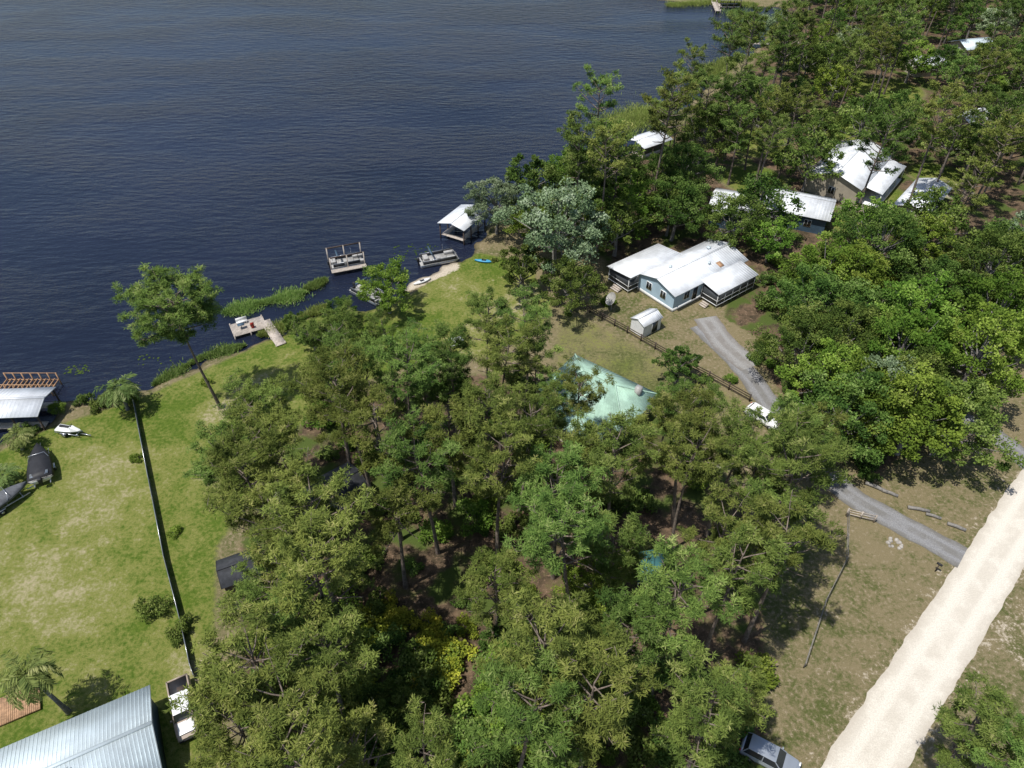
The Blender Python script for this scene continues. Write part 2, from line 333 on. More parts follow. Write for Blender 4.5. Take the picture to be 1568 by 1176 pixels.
# water
t=NT('lake_water');g=t.pos()
mp=t.n('ShaderNodeMapping');mp.inputs['Rotation'].default_value=(0,0,math.radians(-28));mp.inputs['Scale'].default_value=(.42,1.2,1);t.l(g,mp.inputs[0])
w1=t.noise(mp.outputs[0],.8,5,.6);w2=t.noise(mp.outputs[0],.05,4);w3=t.noise(g,.018,3)
hgt=t.math('MULTIPLY',w1,t.ss(w2,.35,.65,.35,1.))
wc=t.mix(t.ss(w3,.35,.65),(.007,.010,.022),(.012,.016,.033))
b=t.bsdf(wc,.12,0,.5,hgt,.62,.62);b.inputs['IOR'].default_value=1.42
ob('water',mkmesh('lake',[(-2500,-600,-.36),(700,-600,-.36),(700,2500,-.36),(-2500,2500,-.36)],[(0,1,2,3)],[t.m]))
def ribbon(name,pts,w,z,mat,step=.8,jit=.25,na=6):
    pts=np.array(pts,float);seg=np.linalg.norm(np.diff(pts,axis=0),axis=1);s=np.concatenate([[0],np.cumsum(seg)])
    q=np.arange(0,s[-1],step);x=np.interp(q,s,pts[:,0]);y=np.interp(q,s,pts[:,1])
    k=np.ones(7)/7
    if len(x)>14:
        x2=np.convolve(x,k,'same');y2=np.convolve(y,k,'same');x[4:-4]=x2[4:-4];y[4:-4]=y2[4:-4]
    tx,ty=np.gradient(x),np.gradient(y);l=np.hypot(tx,ty);nx_,ny_=-ty/l,tx/l
    V=[];A=[]
    sk=[.1,.2,.4,.2,.1];jl=np.convolve(rng.normal(0,jit,len(x)),sk,'same');jr=np.convolve(rng.normal(0,jit,len(x)),sk,'same')
    for i in range(len(x)):
        for j in range(na+1):
            a=-1+2*j/na;o=a*w/2+(jl[i] if j==0 else 0)+(jr[i] if j==na else 0)
            V.append((x[i]+nx_[i]*o,y[i]+ny_[i]*o,z));A.append(a)
    F=np.array([[i*(na+1)+j,i*(na+1)+j+1,(i+1)*(na+1)+j+1,(i+1)*(na+1)+j] for i in range(len(x)-1) for j in range(na)])
    me=mkmesh(name,V,F,[mat],rnd=A);return ob(name,me)
def gravel(name,a,b,c,k=.55):
    t=NT(name);g=t.pos();n=t.noise(g,9,5,.7);m=t.noise(g,.5,4,.6);ab=t.math('ABSOLUTE',t.attr('rnd'))
    col=t.mix(t.ss(n,.3,.7),a,b);tr=t.ss(t.math('ABSOLUTE',t.math('SUBTRACT',ab,.45)),.06,.28)
    tr=t.math('MULTIPLY',tr,t.ss(m,.3,.6));col=t.mix(t.math('MULTIPLY',tr,k),col,c)
    col=t.mix(t.math('MULTIPLY',t.ss(t.math('ADD',ab,t.math('MULTIPLY',t.noise(g,3,4),.4)),.9,1.25),.8),col,c);t.bsdf(col,.95,0,.1,n,.04,.8);return t.m
ribbon('dirt_road',road,4.9,.012,gravel('pale_limerock',(.52,.475,.40),(.73,.68,.59),(.44,.39,.32),.5),.4,.12,10)
ribbon('driveway',drive,3.0,.018,gravel('grey_gravel',(.16,.16,.165),(.30,.295,.29),(.13,.12,.10)),.4,.12)
ribbon('driveway',[(27.5,83),(29,77),(31.5,72)],3.6,.022,gravel('grey_gravel_yard',(.20,.195,.19),(.34,.33,.31),(.16,.14,.12)),.4,.15)
ribbon('driveway',drive2,3.0,.018,bpy.data.materials['grey_gravel'],.4,.12)
# ------------------------------------------------------------ building parts
def part(parent,name,fn,mats,smooth=False,bevel=0):
    b=B();fn(b);o=ob(name,b.mesh(name,[M[m] for m in mats],smooth),parent)
    if bevel:
        md=o.modifiers.new('bevel','BEVEL');md.width=bevel;md.segments=2
    return o
def gable(parent,x0,x1,y0,y1,ze,zr,oh,mat,ax='x',name='roof',rib=.45):
    def f(b):
        sl=(zr-ze)/(((y1-y0) if ax=='x' else (x1-x0))/2)
        if ax=='x':
            ym=(y0+y1)/2;zl=ze-sl*oh
            A=[(x0-oh,y0-oh,zl),(x1+oh,y0-oh,zl),(x1+oh,ym,zr),(x0-oh,ym,zr)]
            C=[(x1+oh,y1+oh,zl),(x0-oh,y1+oh,zl),(x0-oh,ym,zr),(x1+oh,ym,zr)]
        else:
            xm=(x0+x1)/2;zl=ze-sl*oh
            A=[(x0-oh,y1+oh,zl),(x0-oh,y0-oh,zl),(xm,y0-oh,zr),(xm,y1+oh,zr)]
            C=[(x1+oh,y0-oh,zl),(x1+oh,y1+oh,zl),(xm,y1+oh,zr),(xm,y0-oh,zr)]
        for q in(A,C):
            q=[np.array(k)+np.array([0,0,.08]) for k in q];b.slab(q,.08);b.ribs(q,rib)
        if ax=='x': b.box(((x0+x1)/2,(y0+y1)/2,zr+.10),(x1-x0+2*oh,.3,.05))
        else: b.box(((x0+x1)/2,(y0+y1)/2,zr+.10),(.3,y1-y0+2*oh,.05))
    return part(parent,name,f,[mat])
def walls(parent,x0,x1,y0,y1,ze,zr,mat,ax='x',zb=0,name='walls'):
    if ax=='x':
        ym=(y0+y1)/2;V=[(x0,y0,zb),(x1,y0,zb),(x1,y1,zb),(x0,y1,zb),(x0,y0,ze),(x1,y0,ze),(x1,y1,ze),(x0,y1,ze),(x0,ym,zr-.02),(x1,ym,zr-.02)]
        F=[(0,1,5,4),(2,3,7,6),(1,2,6,9,5),(3,0,4,8,7),(4,5,9,8),(6,7,8,9),(0,3,2,1)]
    else:
        xm=(x0+x1)/2;V=[(x0,y0,zb),(x1,y0,zb),(x1,y1,zb),(x0,y1,zb),(x0,y0,ze),(x1,y0,ze),(x1,y1,ze),(x0,y1,ze),(xm,y0,zr-.02),(xm,y1,zr-.02)]
        F=[(0,1,5,8,4),(2,3,7,9,6),(1,2,6,5),(3,0,4,7),(4,8,9,7),(5,6,9,8),(0,3,2,1)]
    return ob(name,mkmesh(name,V,F,[M[mat]]),parent)
def win(parent,x,y,z,w,h,n='y',name='window',door=False):
    def f(b):
        if n=='y': b.box((x,y,z),(w+.16,.10,h+.16),0);b.box((x,y,z),(w,.14,h),1)
        else: b.box((x,y,z),(.10,w+.16,h+.16),0);b.box((x,y,z),(.14,w,h),1)
        if not door:
            if n=='y': b.box((x,y,z),(.05,.17,h),0)
            else: b.box((x,y,z),(.17,.05,h),0)
    return part(parent,name,f,['white','glass'])
def slab_roof(parent,pts,mat,name='porch_roof'):
    return part(parent,name,lambda b:(b.slab(pts,.08),b.ribs(pts,.45)),[mat])
h=empty('mobile_home',27,91.7,37)
walls(h,-7.6,7.6,-3.5,3.5,3.0,4.0,'blue_wall','x',.0)
gable(h,-7.6,7.6,-3.5,3.5,3.0,4.0,.35,'white_metal')
part(h,'skirting',lambda b:b.box((0,0,.3),(15.3,7.1,.6)),['white'])
slab_roof(h,[(-2.1,-6.9,2.55),(6.6,-6.9,2.55),(6.6,-3.4,3.20),(-2.1,-3.4,3.20)],'white_metal')
def porch(b,x0,x1,y0,y1,z):
    b.box(((x0+x1)/2,(y0+y1)/2,.45),(x1-x0,y1-y0,.12),0)
    for x in np.linspace(x0+.06,x1-.06,6):
        for y in(y0+.06,y1-.06): b.box((x,y,z/2),(.1,.1,z),0)
    for y in(y0+.06,y1-.06):
        for zz in(1.2,z-.08): b.box(((x0+x1)/2,y,zz),(x1-x0,.08,.08),0)
        b.box(((x0+x1)/2,y,z/2+.2),(x1-x0-.02,.03,z-.5),1)
    for x in(x0+.06,x1-.06):
        b.box((x,(y0+y1)/2,z/2+.2),(.03,y1-y0-.02,z-.5),1);b.box((x,(y0+y1)/2,1.2),(.08,y1-y0,.08),0)
part(h,'screen_porch',lambda b:porch(b,-1.9,6.4,-6.7,-3.6,2.4),['white','screen'])
slab_roof(h,[(1.0,8.2,2.6),(-9.8,8.2,2.6),(-9.8,3.2,3.15),(1.0,3.2,3.15)],'white_metal')
part(h,'lake_porch',lambda b:porch(b,-9.5,.8,3.7,8.0,2.45),['white','screen'])
win(h,-7.6,-1.4,1.9,.9,1.1,'x');win(h,-7.6,1.4,1.9,.9,1.1,'x');win(h,-5,-3.5,1.9,1,1.1);win(h,-3.2,-3.5,1.5,.9,2.0,'y','door',True)
part(h,'steps',lambda b:[b.box((-2.5-.3*i,-5.2,.42-.14*i),(.3,1.2,.14)) for i in range(3)]+[b.box((-9.9-.3*i,5.5,.42-.14*i),(.3,1.6,.14)) for i in range(3)],['wood'])
part(h,'vents',lambda b:[b.box((-4,1,3.95),(.35,.35,.45)),b.box((1.5,-1.6,3.85),(.3,.3,.35)),b.box((4.5,1.2,4.0),(.5,.5,.25))],['grey_metal'])
part(h,'rust_patch',lambda b:b.slab([(2.6,-2.9,3.30),(3.5,-2.9,3.30),(3.5,-1.9,3.585),(2.6,-1.9,3.585)],.01),['newwood'])
h=empty('garden_shed',18.6,80.3,37)
walls(h,-1.7,1.7,-1.2,1.2,2.0,2.6,'white');gable(h,-1.7,1.7,-1.2,1.2,2.0,2.6,.15,'white_metal',rib=.3);win(h,.5,-1.2,1.,1.0,1.7,'y','door',True)
h=empty('green_roof_house',10.4,64.4,-38)
walls(h,-5.6,5.6,-3.6,3.6,2.8,2.9,'tan_wall')
def hip(b):
    a,c,e=6.2,4.2,2.75;r=2.2;zr=5.0
    P0=[(-a,-c,e),(a,-c,e),(r,0,zr),(-r,0,zr)];P1=[(a,c,e),(-a,c,e),(-r,0,zr),(r,0,zr)]
    for q in(P0,P1): b.slab(q,.08);b.ribs(q,.45)
    for sx in(-1,1):
        q=[(sx*a,-c*1,e),(sx*a,c,e),(sx*r,.02,zr),(sx*r,-.02,zr)]
        b.slab(q,.08);b.ribs(q,.45)
        for sy in(-1,1): b.tube([(sx*a,sy*c,e+.03),(sx*r,0,zr+.03)],[.09,.09],0,5)
    b.tube([(-r,0,zr+.03),(r,0,zr+.03)],[.1,.1],0,5)
part(h,'roof',hip,['green_metal'])
slab_roof(h,[(-3,-7.4,2.3),(4.5,-7.4,2.3),(4.5,-4.1,2.74),(-3,-4.1,2.74)],'green_metal')
part(h,'porch_posts',lambda b:[b.box((x,-7.2,1.12),(.12,.12,2.24)) for x in(-2.8,-.4,2,4.3)]+[b.box((.75,-5.6,.2),(7.5,3.6,.2))],['wood'])
part(h,'chimney',lambda b:b.box((4.4,1.8,3.9),(.7,.7,1.6)),['seat'])
for x in(-4,-1.5,2.5): win(h,x,-3.6,1.6,1,1.1)
win(h,.5,-3.6,1.25,.9,2,'y','door',True);win(h,5.6,0,1.6,1,1.1,'x')
h=empty('metal_building',-35.6,20.8,27.5)
walls(h,-8.3,7.7,-3.6,3.6,2.9,3.9,'white');gable(h,-8.3,7.7,-3.6,3.6,2.9,3.9,.4,'grey_metal',rib=.3)
part(h,'gable_shade_panel',lambda b:b.box((7.72,0,1.4),(.05,7.1,2.75)),['dkblue'])  # dark sheet added over the white end wall, painting in its shaded side
part(h,'roof_vent',lambda b:(b.box((1.8,-.9,3.85),(.4,.4,.4)),b.box((1.8,-.9,4.1),(.55,.55,.06))),['grey_metal'])
for x in(-5,-1,3): win(h,x,-3.6,1.6,1,1.1);
win(h,x,3.6,1.6,1,1.1)
h=empty('wooden_deck',-42.5,27.5,27.5);part(h,'planks',lambda b:[b.box((i*.16-1.8,0,.25),(.145,2.6,.05)) for i in range(24)]+[b.box((0,y,.12),(3.8,.1,.24)) for y in(-1.2,1.2)],['newwood'])
def house(name,x,y,rz,L,W,H,rise,wall,roof,sub=None):
    h=empty(name,x,y,rz);walls(h,-L/2,L/2,-W/2,W/2,H,H+rise,wall);gable(h,-L/2,L/2,-W/2,W/2,H,H+rise,.5,roof,rib=.5)
    for k in np.arange(-L/2+1.6,L/2-1,2.8): win(h,k,-W/2,1.6,1,1.1);win(h,k,W/2,1.6,1,1.1)
    win(h,-L/2,0,1.6,1,1.2,'x');win(h,L/2,0,1.25,1,2,'x','door',True)
    if sub:
        x0,x1,dp=sub;slab_roof(h,[(x0,-W/2-dp,H-.75),(x1,-W/2-dp,H-.75),(x1,-W/2-.05,H-.1),(x0,-W/2-.05,H-.1)],roof)
        part(h,'porch_posts',lambda b:[b.box((q,-W/2-dp+.15,(H-.85)/2),(.12,.12,H-.85)) for q in np.linspace(x0+.2,x1-.2,4)]+[b.box(((x0+x1)/2,-W/2-dp/2,.1),(x1-x0,dp,.2))],['white'])
    return h
house('blue_house',37.8,111.3,-22,7,8,3,1.2,'dkblue','white_metal')
house('white_roof_house',48.6,111.3,-25,10,7.5,3,1.3,'dkblue','white_metal')
house('lake_house',62,125.3,52,17,9,3.4,1.6,'tan_wall','white_metal',(-7,7,3.6))
house('garage',71,114.5,50,12,5,2.6,.8,'tan_wall','white_metal')
house('small_cottage',100.5,183,10,7,5,2.8,1.2,'tan_wall','white_metal')
house('white_roof_cottage',95,148,35,7,5,2.8,1.2,'tan_wall','white_metal')
house('white_roof_cottage',118,196,15,8,6,2.8,1.2,'tan_wall','grey_metal')
h=empty('dark_roof_cabin',-19.2,48.6,38);walls(h,-3.4,3.4,-2.6,2.6,2.6,3.8,'dkwood');gable(h,-3.4,3.4,-2.6,2.6,2.6,3.8,.4,'dark',rib=5);win(h,0,-2.6,1.5,1,1);win(h,-3.4,0,1.5,1,1,'x')
h=empty('wooden_deck',-25,49.2,-68);part(h,'planks',lambda b:[b.box((i*.16-2.4,0,.5),(.145,1.5,.05)) for i in range(31)]+[b.box((0,y,1.3),(5,.06,.08)) for y in(-.7,.7)]+[b.box((k,y,.65),(.09,.09,1.3)) for k in(-2.4,-.8,.8,2.4) for y in(-.7,.7)],['wood'])
h=empty('dark_roof_shed',-26,40.4,25);walls(h,-2.2,2.2,-1.5,1.5,1.9,2.6,'dkwood');gable(h,-2.2,2.2,-1.5,1.5,1.9,2.6,.25,'dark',rib=5);win(h,.6,-1.5,1.0,.9,1.7,'y','door',True)
h=empty('teal_canopy',13.5,39.8,-8)
gable(h,-1.3,1.3,-1.6,1.6,2.2,2.8,.12,'teal','y',rib=.7)
part(h,'posts',lambda b:[b.box((x,y,1.1),(.08,.08,2.2)) for x in(-1.3,1.3) for y in(-1.6,0,1.6)],['alu'])
part(h,'stored_crates',lambda b:(b.box((-.5,.6,.4),(.8,.7,.8)),b.box((.5,-.5,.3),(.9,.6,.6))),['dkwood'])
# ------------------------------------------------------------ boathouses & docks
def planks(b,x0,x1,y0,y1,z,mi=0,w=.16,along='x'):
    if along=='x':
        for k in np.arange(x0,x1,w): b.box((k+w/2,(y0+y1)/2,z+R(-.006,.006)),(w*.9,y1-y0,.05),mi)
    else:
        for k in np.arange(y0,y1,w): b.box(((x0+x1)/2,k+w/2,z+R(-.006,.006)),(x1-x0,w*.9,.05),mi)
def boathouse(name,x,y,rz,L,W,roof='white_metal',deck=True,ax='x'):
    h=empty(name,x,y,rz);gable(h,-L/2,L/2,-W/2,W/2,2.5,3.1,.3,roof,ax)
    part(h,'posts',lambda b:[b.box((px,py,.35),(.16,.16,4.3)) for px in np.linspace(-L/2,L/2,4) for py in(-W/2,W/2)]+[b.box((0,py,2.42),(L,.14,.2)) for py in(-W/2,W/2)],['dkwood'])
    def f(b): planks(b,-L/2,L/2,-W/2+.1,-W/2+1.1,.35);planks(b,-L/2,L/2,W/2-1.1,W/2-.1,.35);planks(b,-L/2,-L/2+.9,-W/2+1.1,W/2-1.1,.352,along='y')
    part(h,'deck',f,['wood']);return h
boathouse('boathouse',-60.5,62.7,3,9,4.6)
h=empty('timber_deck_frame',-61.3,68.1,0)
part(h,'frame',lambda b:[b.box((x,0,.55),(.1,2.4,.14)) for x in np.arange(-3.3,3.4,.55)]+[b.box((0,y,.45),(6.8,.1,.14)) for y in(-1.1,0,1.1)]+[b.box((x,y,.4),(.12,.12,2.4)) for x in np.arange(-3.3,3.4,1.1) for y in(-1.1,1.1)]+[b.box((0,y,1.55),(6.8,.08,.08)) for y in(-1.12,1.12)],['newwood'])
boathouse('boathouse',-8.2,107.2,60,6.5,4.6);boathouse('boathouse',27,138.2,35,7,5)
boathouse('boathouse',66,241,0,6,4.5)
h=empty('dock',-37,80.8,28)
def f(b): planks(b,-2.3,2.3,-1.55,1.55,.15);[b.box((x,y,-.3),(.16,.16,1.3)) for x in(-2.2,0,2.2) for y in(-1.5,1.5)]
part(h,'platform',f,['wood'])
part(h,'bench',lambda b:(b.box((-.6,1.0,.55),(1.5,.4,.07)),b.box((-.6,1.22,.85),(1.5,.06,.5)),b.box((-1.2,1.,.35),(.08,.35,.4)),b.box((0,1.,.35),(.08,.35,.4))),['white'])
part(h,'table',lambda b:(b.box((-.9,-.1,.85),(.9,.6,.06)),b.box((-.9,-.1,.5),(.1,.1,.7))),['dkblue'])
part(h,'chair',lambda b:(b.box((.5,-.6,.6),(.5,.5,.06)),b.box((.5,-.85,.9),(.5,.06,.55)),b.box((.5,-.6,.38),(.4,.4,.4))),['red'])
h=empty('dock_walkway',-33.2,79.4,-56);
def f(b): planks(b,-3.3,3.2,-.7,.7,.146);[b.box((x,y,-.3),(.14,.14,1.2)) for x in(-3,-1,1,3) for y in(-.65,.65)]
part(h,'walkway',f,['wood'])
h=empty('boat_lift',-26,97.3,20)
part(h,'posts',lambda b:[b.box((x,y,.7),(.18,.18,3.4)) for x in(-2.6,0,2.6) for y in(-1.5,1.5)],['wood'])
part(h,'beams',lambda b:[b.box((0,y,2.3),(5.6,.12,.2)) for y in(-1.5,1.5)],['dkwood'])
def f(b): planks(b,-2.7,2.7,-2.6,-1.6,.3)
part(h,'deck',f,['wood'])
for (x,y,rz,L) in((70.5,204.4,-5,12),(62,240,85,10)):
    h=empty('far_dock',x,y,rz)
    def f(b): planks(b,-L/2,L/2,-.8,.8,.3,w=.25);[b.box((k,q,0),(.16,.16,1.8)) for k in np.linspace(-L/2,L/2,5) for q in(-.7,.7)]
    part(h,'deck',f,['wood'])
# ------------------------------------------------------------ boats / vehicles
def loft(secs):
    V=[];F=[];n=len(secs[0])
    for s in secs:V+=list(s)
    for i in range(len(secs)-1):
        for j in range(n): F.append((i*n+j,i*n+(j+1)%n,(i+1)*n+(j+1)%n,(i+1)*n+j))
    F.append(tuple(range(n))[::-1]);F.append(tuple(range((len(secs)-1)*n,len(secs)*n)));return V,F
def hullsecs(L,W,H,z0=0,n=9,cover=0.):
    out=[]
    for i in range(n):
        u=i/(n-1);w=W/2*(1-u**3.2*.96);k=z0+H*.75*u**3;x=-L/2+L*u;g=z0+H+.15*u*u;cz=cover*math.sin(math.pi*min(1,.25+u*.7))
        out.append([(x,-w*.9,g*1.0-.02),(x,-w,z0+H*.5+k*.3),(x,-w*.55,k+.08),(x,0,k),(x,w*.55,k+.08),(x,w,z0+H*.5+k*.3),(x,w*.9,g-.02),(x,w*.5,g+cz*.75),(x,0,g+cz),(x,-w*.5,g+cz*.75)])
    return out
def lofted(parent,name,secs,mat,smooth=True,bev=0):
    V,F=loft(secs);o=ob(name,mkmesh(name,V,F,[M[mat]],smooth=smooth),parent);return o
def wheel(b,x,y,r,w,mi=0,hub=1):
    b.tube([(x,y-w/2,r),(x,y-w/2+.001,r),(x,y+w/2-.001,r),(x,y+w/2,r)],[.01,r,r,.01],mi,16)
    b.tube([(x,y-w/2-.01,r),(x,y-w/2-.009,r),(x,y+w/2+.009,r),(x,y+w/2+.01,r)],[.01,r*.55,r*.55,.01],hub,12)
def trailer(h,L,W):
    def f(b):
        for y in(-W*.3,W*.3): b.box((-.3,y,.42),(L,.09,.09),0)
        b.box((L/2+.4,0,.42),(1.4,.09,.09),0)
        for x in(-L*.35,0,L*.3): b.box((x,0,.42),(.08,W*.7,.08),0)
        wheel(b,-L*.15,-W/2+.05,.3,.2,1,0);wheel(b,-L*.15,W/2-.05,.3,.2,1,0)
        for y in(-W/2+.05,W/2-.05): b.box((-L*.15,y,.66),(.8,.26,.04),0)
    part(h,'trailer',f,['alu','tyre'])
def covered_boat(x,y,rz,L=6,W=2.3,mat='black',hull='greycar'):
    h=empty('covered_boat_on_trailer',x,y,rz);trailer(h,L,W)
    lofted(h,'hull',hullsecs(L,W,.75,.5),hull);lofted(h,'cover',[[q if k in(7,8,9) else (q[0],q[1]*1.03,max(q[2],1.0)) for k,q in enumerate(s)] for s in hullsecs(L,W,.78,.5,9,.35)],mat)
    part(h,'windscreen_bow_rail',lambda b:(b.tube([(.2,-W*.4,1.3),(.5,-W*.3,1.85),(.5,W*.3,1.85),(.2,W*.4,1.3)],[.03]*4,0,5),b.box((-L/2+.5,0,1.45),(.6,W*.7,.08),0)),['alu'])
    part(h,'outboard_motor',lambda b:(b.box((-L/2-.3,0,1.2),(.5,.4,.6)),b.box((-L/2-.3,0,.7),(.15,.12,.8))),['black'],bevel=.06)
covered_boat(-53.2,54.6,118,5.8,2.6,'black','white');covered_boat(-54.6,49.4,50,5.2,2.4,'greycover')
h=empty('jet_ski_on_trailer',-52.3,59.9,-12);trailer(h,3.2,1.3)
lofted(h,'hull',hullsecs(3.2,1.15,.45,.5),'carwhite')
lofted(h,'deck',[[(-1.3,-.4,.95),(-1.3,.4,.95),(-1.3,.2,1.15),(-1.3,-.2,1.15)],[(0,-.4,.95),(0,.4,.95),(0,.17,1.25),(0,-.17,1.25)],[(.5,-.45,.95),(.5,.45,.95),(.5,.25,1.4),(.5,-.25,1.4)],[(1.3,-.2,1.0),(1.3,.2,1.0),(1.3,.08,1.1),(1.3,-.08,1.1)]],'white',False)
part(h,'seat',lambda b:b.box((-.5,0,1.26),(1.3,.32,.16)),['black'],bevel=.05);part(h,'handlebars',lambda b:(b.box((.35,0,1.5),(.06,.75,.05)),b.box((.4,0,1.4),(.08,.08,.2))),['black'])
def pontoon(x,y,rz,L=6.4,W=2.5,z=-.35,can=False):
    h=empty('pontoon_boat',x,y,rz,z)
    def f(b):
        for s in(-1,1): b.tube([(-L/2,s*.85,.2),(-L/2+.02,s*.85,.2),(L/2-.7,s*.85,.22),(L/2,s*.85,.42)],[.02,.3,.3,.04],0,12)
    part(h,'pontoons',f,['alu'],True)
    part(h,'deck',lambda b:b.box((-.1,0,.58),(L-.2,W,.1)),['seat'])
    def f(b):
        for s in(-1,1): b.box((-.1,s*(W/2-.04),.95),(L-1.0,.04,.5),0);b.box((-.1,s*(W/2-.04),1.24),(L-1,.06,.05),1)
        for s in(-1,1): b.box((s*(L/2-.6)-.1,.75*1,.95),(.04,.9,.5),0);b.box((s*(L/2-.6)-.1,-.75,.95),(.04,.9,.5),0)
    part(h,'rail_panels',f,['dark','alu'])
    part(h,'seats',lambda b:(b.box((1.9,.85,.85),(1.6,.55,.45)),b.box((1.9,-.85,.85),(1.6,.55,.45)),b.box((-2.0,.5,.85),(.8,1.3,.45)),b.box((-.9,-.8,.85),(.6,.6,.5)),b.box((-.2,-.8,1.0),(.5,.7,.8))),['seat'],bevel=.06)
    part(h,'outboard_motor',lambda b:(b.box((-L/2-.1,0,1.0),(.45,.4,.6)),b.box((-L/2-.1,0,.4),(.15,.12,.9))),['black'],bevel=.06)
    def f(b):
        for xx in(-1.3,1.0):
            for s in(-1,1): b.box((xx,s*(W/2-.08),1.75),(.04,.04,1.1),0)
        b.slab([(-1.5,-W/2,2.3),(1.2,-W/2,2.3),(1.2,W/2,2.3),(-1.5,W/2,2.3)],.05,1) if can else b.box((-1.3,0,2.3),(.25,W-.1,.16),1)
    part(h,'bimini',f,['alu','dkblue'])
pontoon(-21.2,88.6,-38,6,2.4);pontoon(-11.6,98.3,20);pontoon(-26,97.3,20,5.2,2.3)
def kayak(x,y,rz,m):
    h=empty('kayak',x,y,rz,.0)
    secs=[]
    for i in range(9):
        u=i/8*2-1;w=.38*(1-abs(u)**2.3)+.02;xx=u*1.5
        secs.append([(xx,-w,.28),(xx,-w*.6,.05),(xx,w*.6,.05),(xx,w,.28),(xx,w*.5,.36),(xx,-w*.5,.36)])
    lofted(h,'hull',secs,m);part(h,'cockpit_seat',lambda b:(b.box((0,0,.37),(.7,.4,.03)),b.box((-.3,0,.45),(.08,.36,.2))),['black'],bevel=.02)
kayak(-4.4,97.6,-10,'blue');kayak(-13.6,91.9,35,'white')
def car(name,x,y,rz,paint,kind='suv'):
    h=empty(name,x,y,rz)
    if kind=='pickup': st=[(-2.75,.88,.55,.98),(-2.7,.95,.42,1.02),(-.6,.97,.40,1.04),(.3,.97,.40,1.06),(1.3,.96,.40,1.06),(2.3,.92,.42,.98),(2.7,.84,.48,.80)];cab=(-.65,1.25,.25,.35,1.80);LL=2.7
    else: st=[(-2.3,.80,.50,.90),(-2.2,.90,.35,1.0),(-1.2,.93,.32,1.02),(.5,.93,.32,1.0),(1.3,.92,.32,.96),(2.0,.87,.35,.85),(2.3,.74,.42,.70)];cab=(-2.1,1.05,.35,.65,1.62 if kind=='suv' else 1.42);LL=2.3
    secs=[[(a,-w*.9,zb),(a,-w,(zb+zt)/2),(a,-w*.92,zt-.03),(a,-w*.7,zt),(a,w*.7,zt),(a,w*.92,zt-.03),(a,w,(zb+zt)/2),(a,w*.9,zb)] for a,w,zb,zt in st]
    lofted(h,'body',secs,paint,False)
    x0,x1,r0,r1,zt=cab;zb=.99
    V=[(x0,-.84,zb),(x1,-.84,zb),(x1,.84,zb),(x0,.84,zb),(x0+r0,-.66,zt-.06),(x1-r1,-.66,zt-.06),(x1-r1,.66,zt-.06),(x0+r0,.66,zt-.06)]
    ob('windows',mkmesh('windows',V,[(0,3,2,1),(4,5,6,7),(0,1,5,4),(1,2,6,5),(2,3,7,6),(3,0,4,7)],[M['glass']]),h)
    part(h,'cab_roof',lambda b:b.box(((x0+r0+x1-r1)/2,0,zt-.03),(x1-r1-x0-r0+.06,1.36,.07)),['carwhite' if kind=='pickup' else paint],bevel=.03)
    def f(b):
        for s in(-1,1):
            for (ax,tx) in((x0,x0+r0),(x1,x1-r1)): b.tube([(ax,s*.85,zb),(tx,s*.67,zt-.04)],[.045,.045],0,6)
            mx=(x0+x1)/2;b.tube([(mx,s*.85,zb),(mx,s*.67,zt-.04)],[.04,.04],0,6)
            b.box((x1-.35,s*1.02,1.02),(.12,.18,.14),0)
    part(h,'pillars_mirrors',f,[paint])
    part(h,'wheels',lambda b:[wheel(b,sx*LL*.62,sy*.82,.36,.24,0,1) for sx in(-1,1) for sy in(-1,1)],['tyre','alu'])
    part(h,'bumpers_lights',lambda b:(b.box((LL-.02,0,.5),(.16,1.6,.18),0),b.box((-LL+.0,0,.5),(.16,1.65,.18),0),b.box((LL-.06,.62,.72),(.12,.3,.12),1),b.box((LL-.06,-.62,.72),(.12,.3,.12),1),b.box((-LL+.02,.75,.85),(.1,.16,.25),2),b.box((-LL+.02,-.75,.85),(.1,.16,.25),2)),['black','white','red'])
    if kind=='pickup':
        part(h,'bed',lambda b:(b.box((-1.68,0,1.05),(1.95,1.5,.04),1),b.box((-1.68,.83,1.12),(2.05,.12,.16),0),b.box((-1.68,-.83,1.12),(2.05,.12,.16),0),b.box((-2.68,0,1.10),(.1,1.7,.2),0),b.box((-1.3,.2,1.2),(.8,.6,.3),2)),[paint,'black','dkwood'])
    return h
car('parked_car',30.4,62.2,-47,'carwhite','sedan');car('pickup_truck',-27.8,27.1,-62,'tanpaint','pickup')
part(bpy.data.objects['pickup_truck'],'white_hood',lambda b:b.box((1.9,0,1.06),(1.1,1.3,.05)),['carwhite'],bevel=.02)
part(bpy.data.objects['pickup_truck'],'white_toolbox',lambda b:b.box((-.95,0,1.25),(.5,1.6,.35)),['carwhite'],bevel=.03)
car('parked_suv',20.8,23.2,-30,'greycar','suv')
h=empty('satellite_dish',14.3,84.8,200)
def f(b):
    prof=[(.02,0),(.4,.05),(.75,.16),(1.0,.32)];an=np.linspace(0,2*math.pi,17)[:-1]
    V=[];tl=math.radians(55)
    for r,zz in prof:
        for a in an:
            x_,y_,z_=r*math.cos(a),r*math.sin(a),zz;V.append((x_*math.cos(tl)+z_*math.sin(tl),y_,-x_*math.sin(tl)+z_*math.cos(tl)+1.9))
    F=[[i*16+j,i*16+(j+1)%16,(i+1)*16+(j+1)%16,(i+1)*16+j] for i in range(3) for j in range(16)];b.add(V,F,0)
    b.tube([(0,0,0),(0,0,1.85)],[.05,.05],0,8);b.tube([(0,0,1.9),(.9,0,2.5)],[.02,.02],0,5)
part(h,'dish',f,['seat'])
h=empty('propane_tank',19.7,58.8,30)
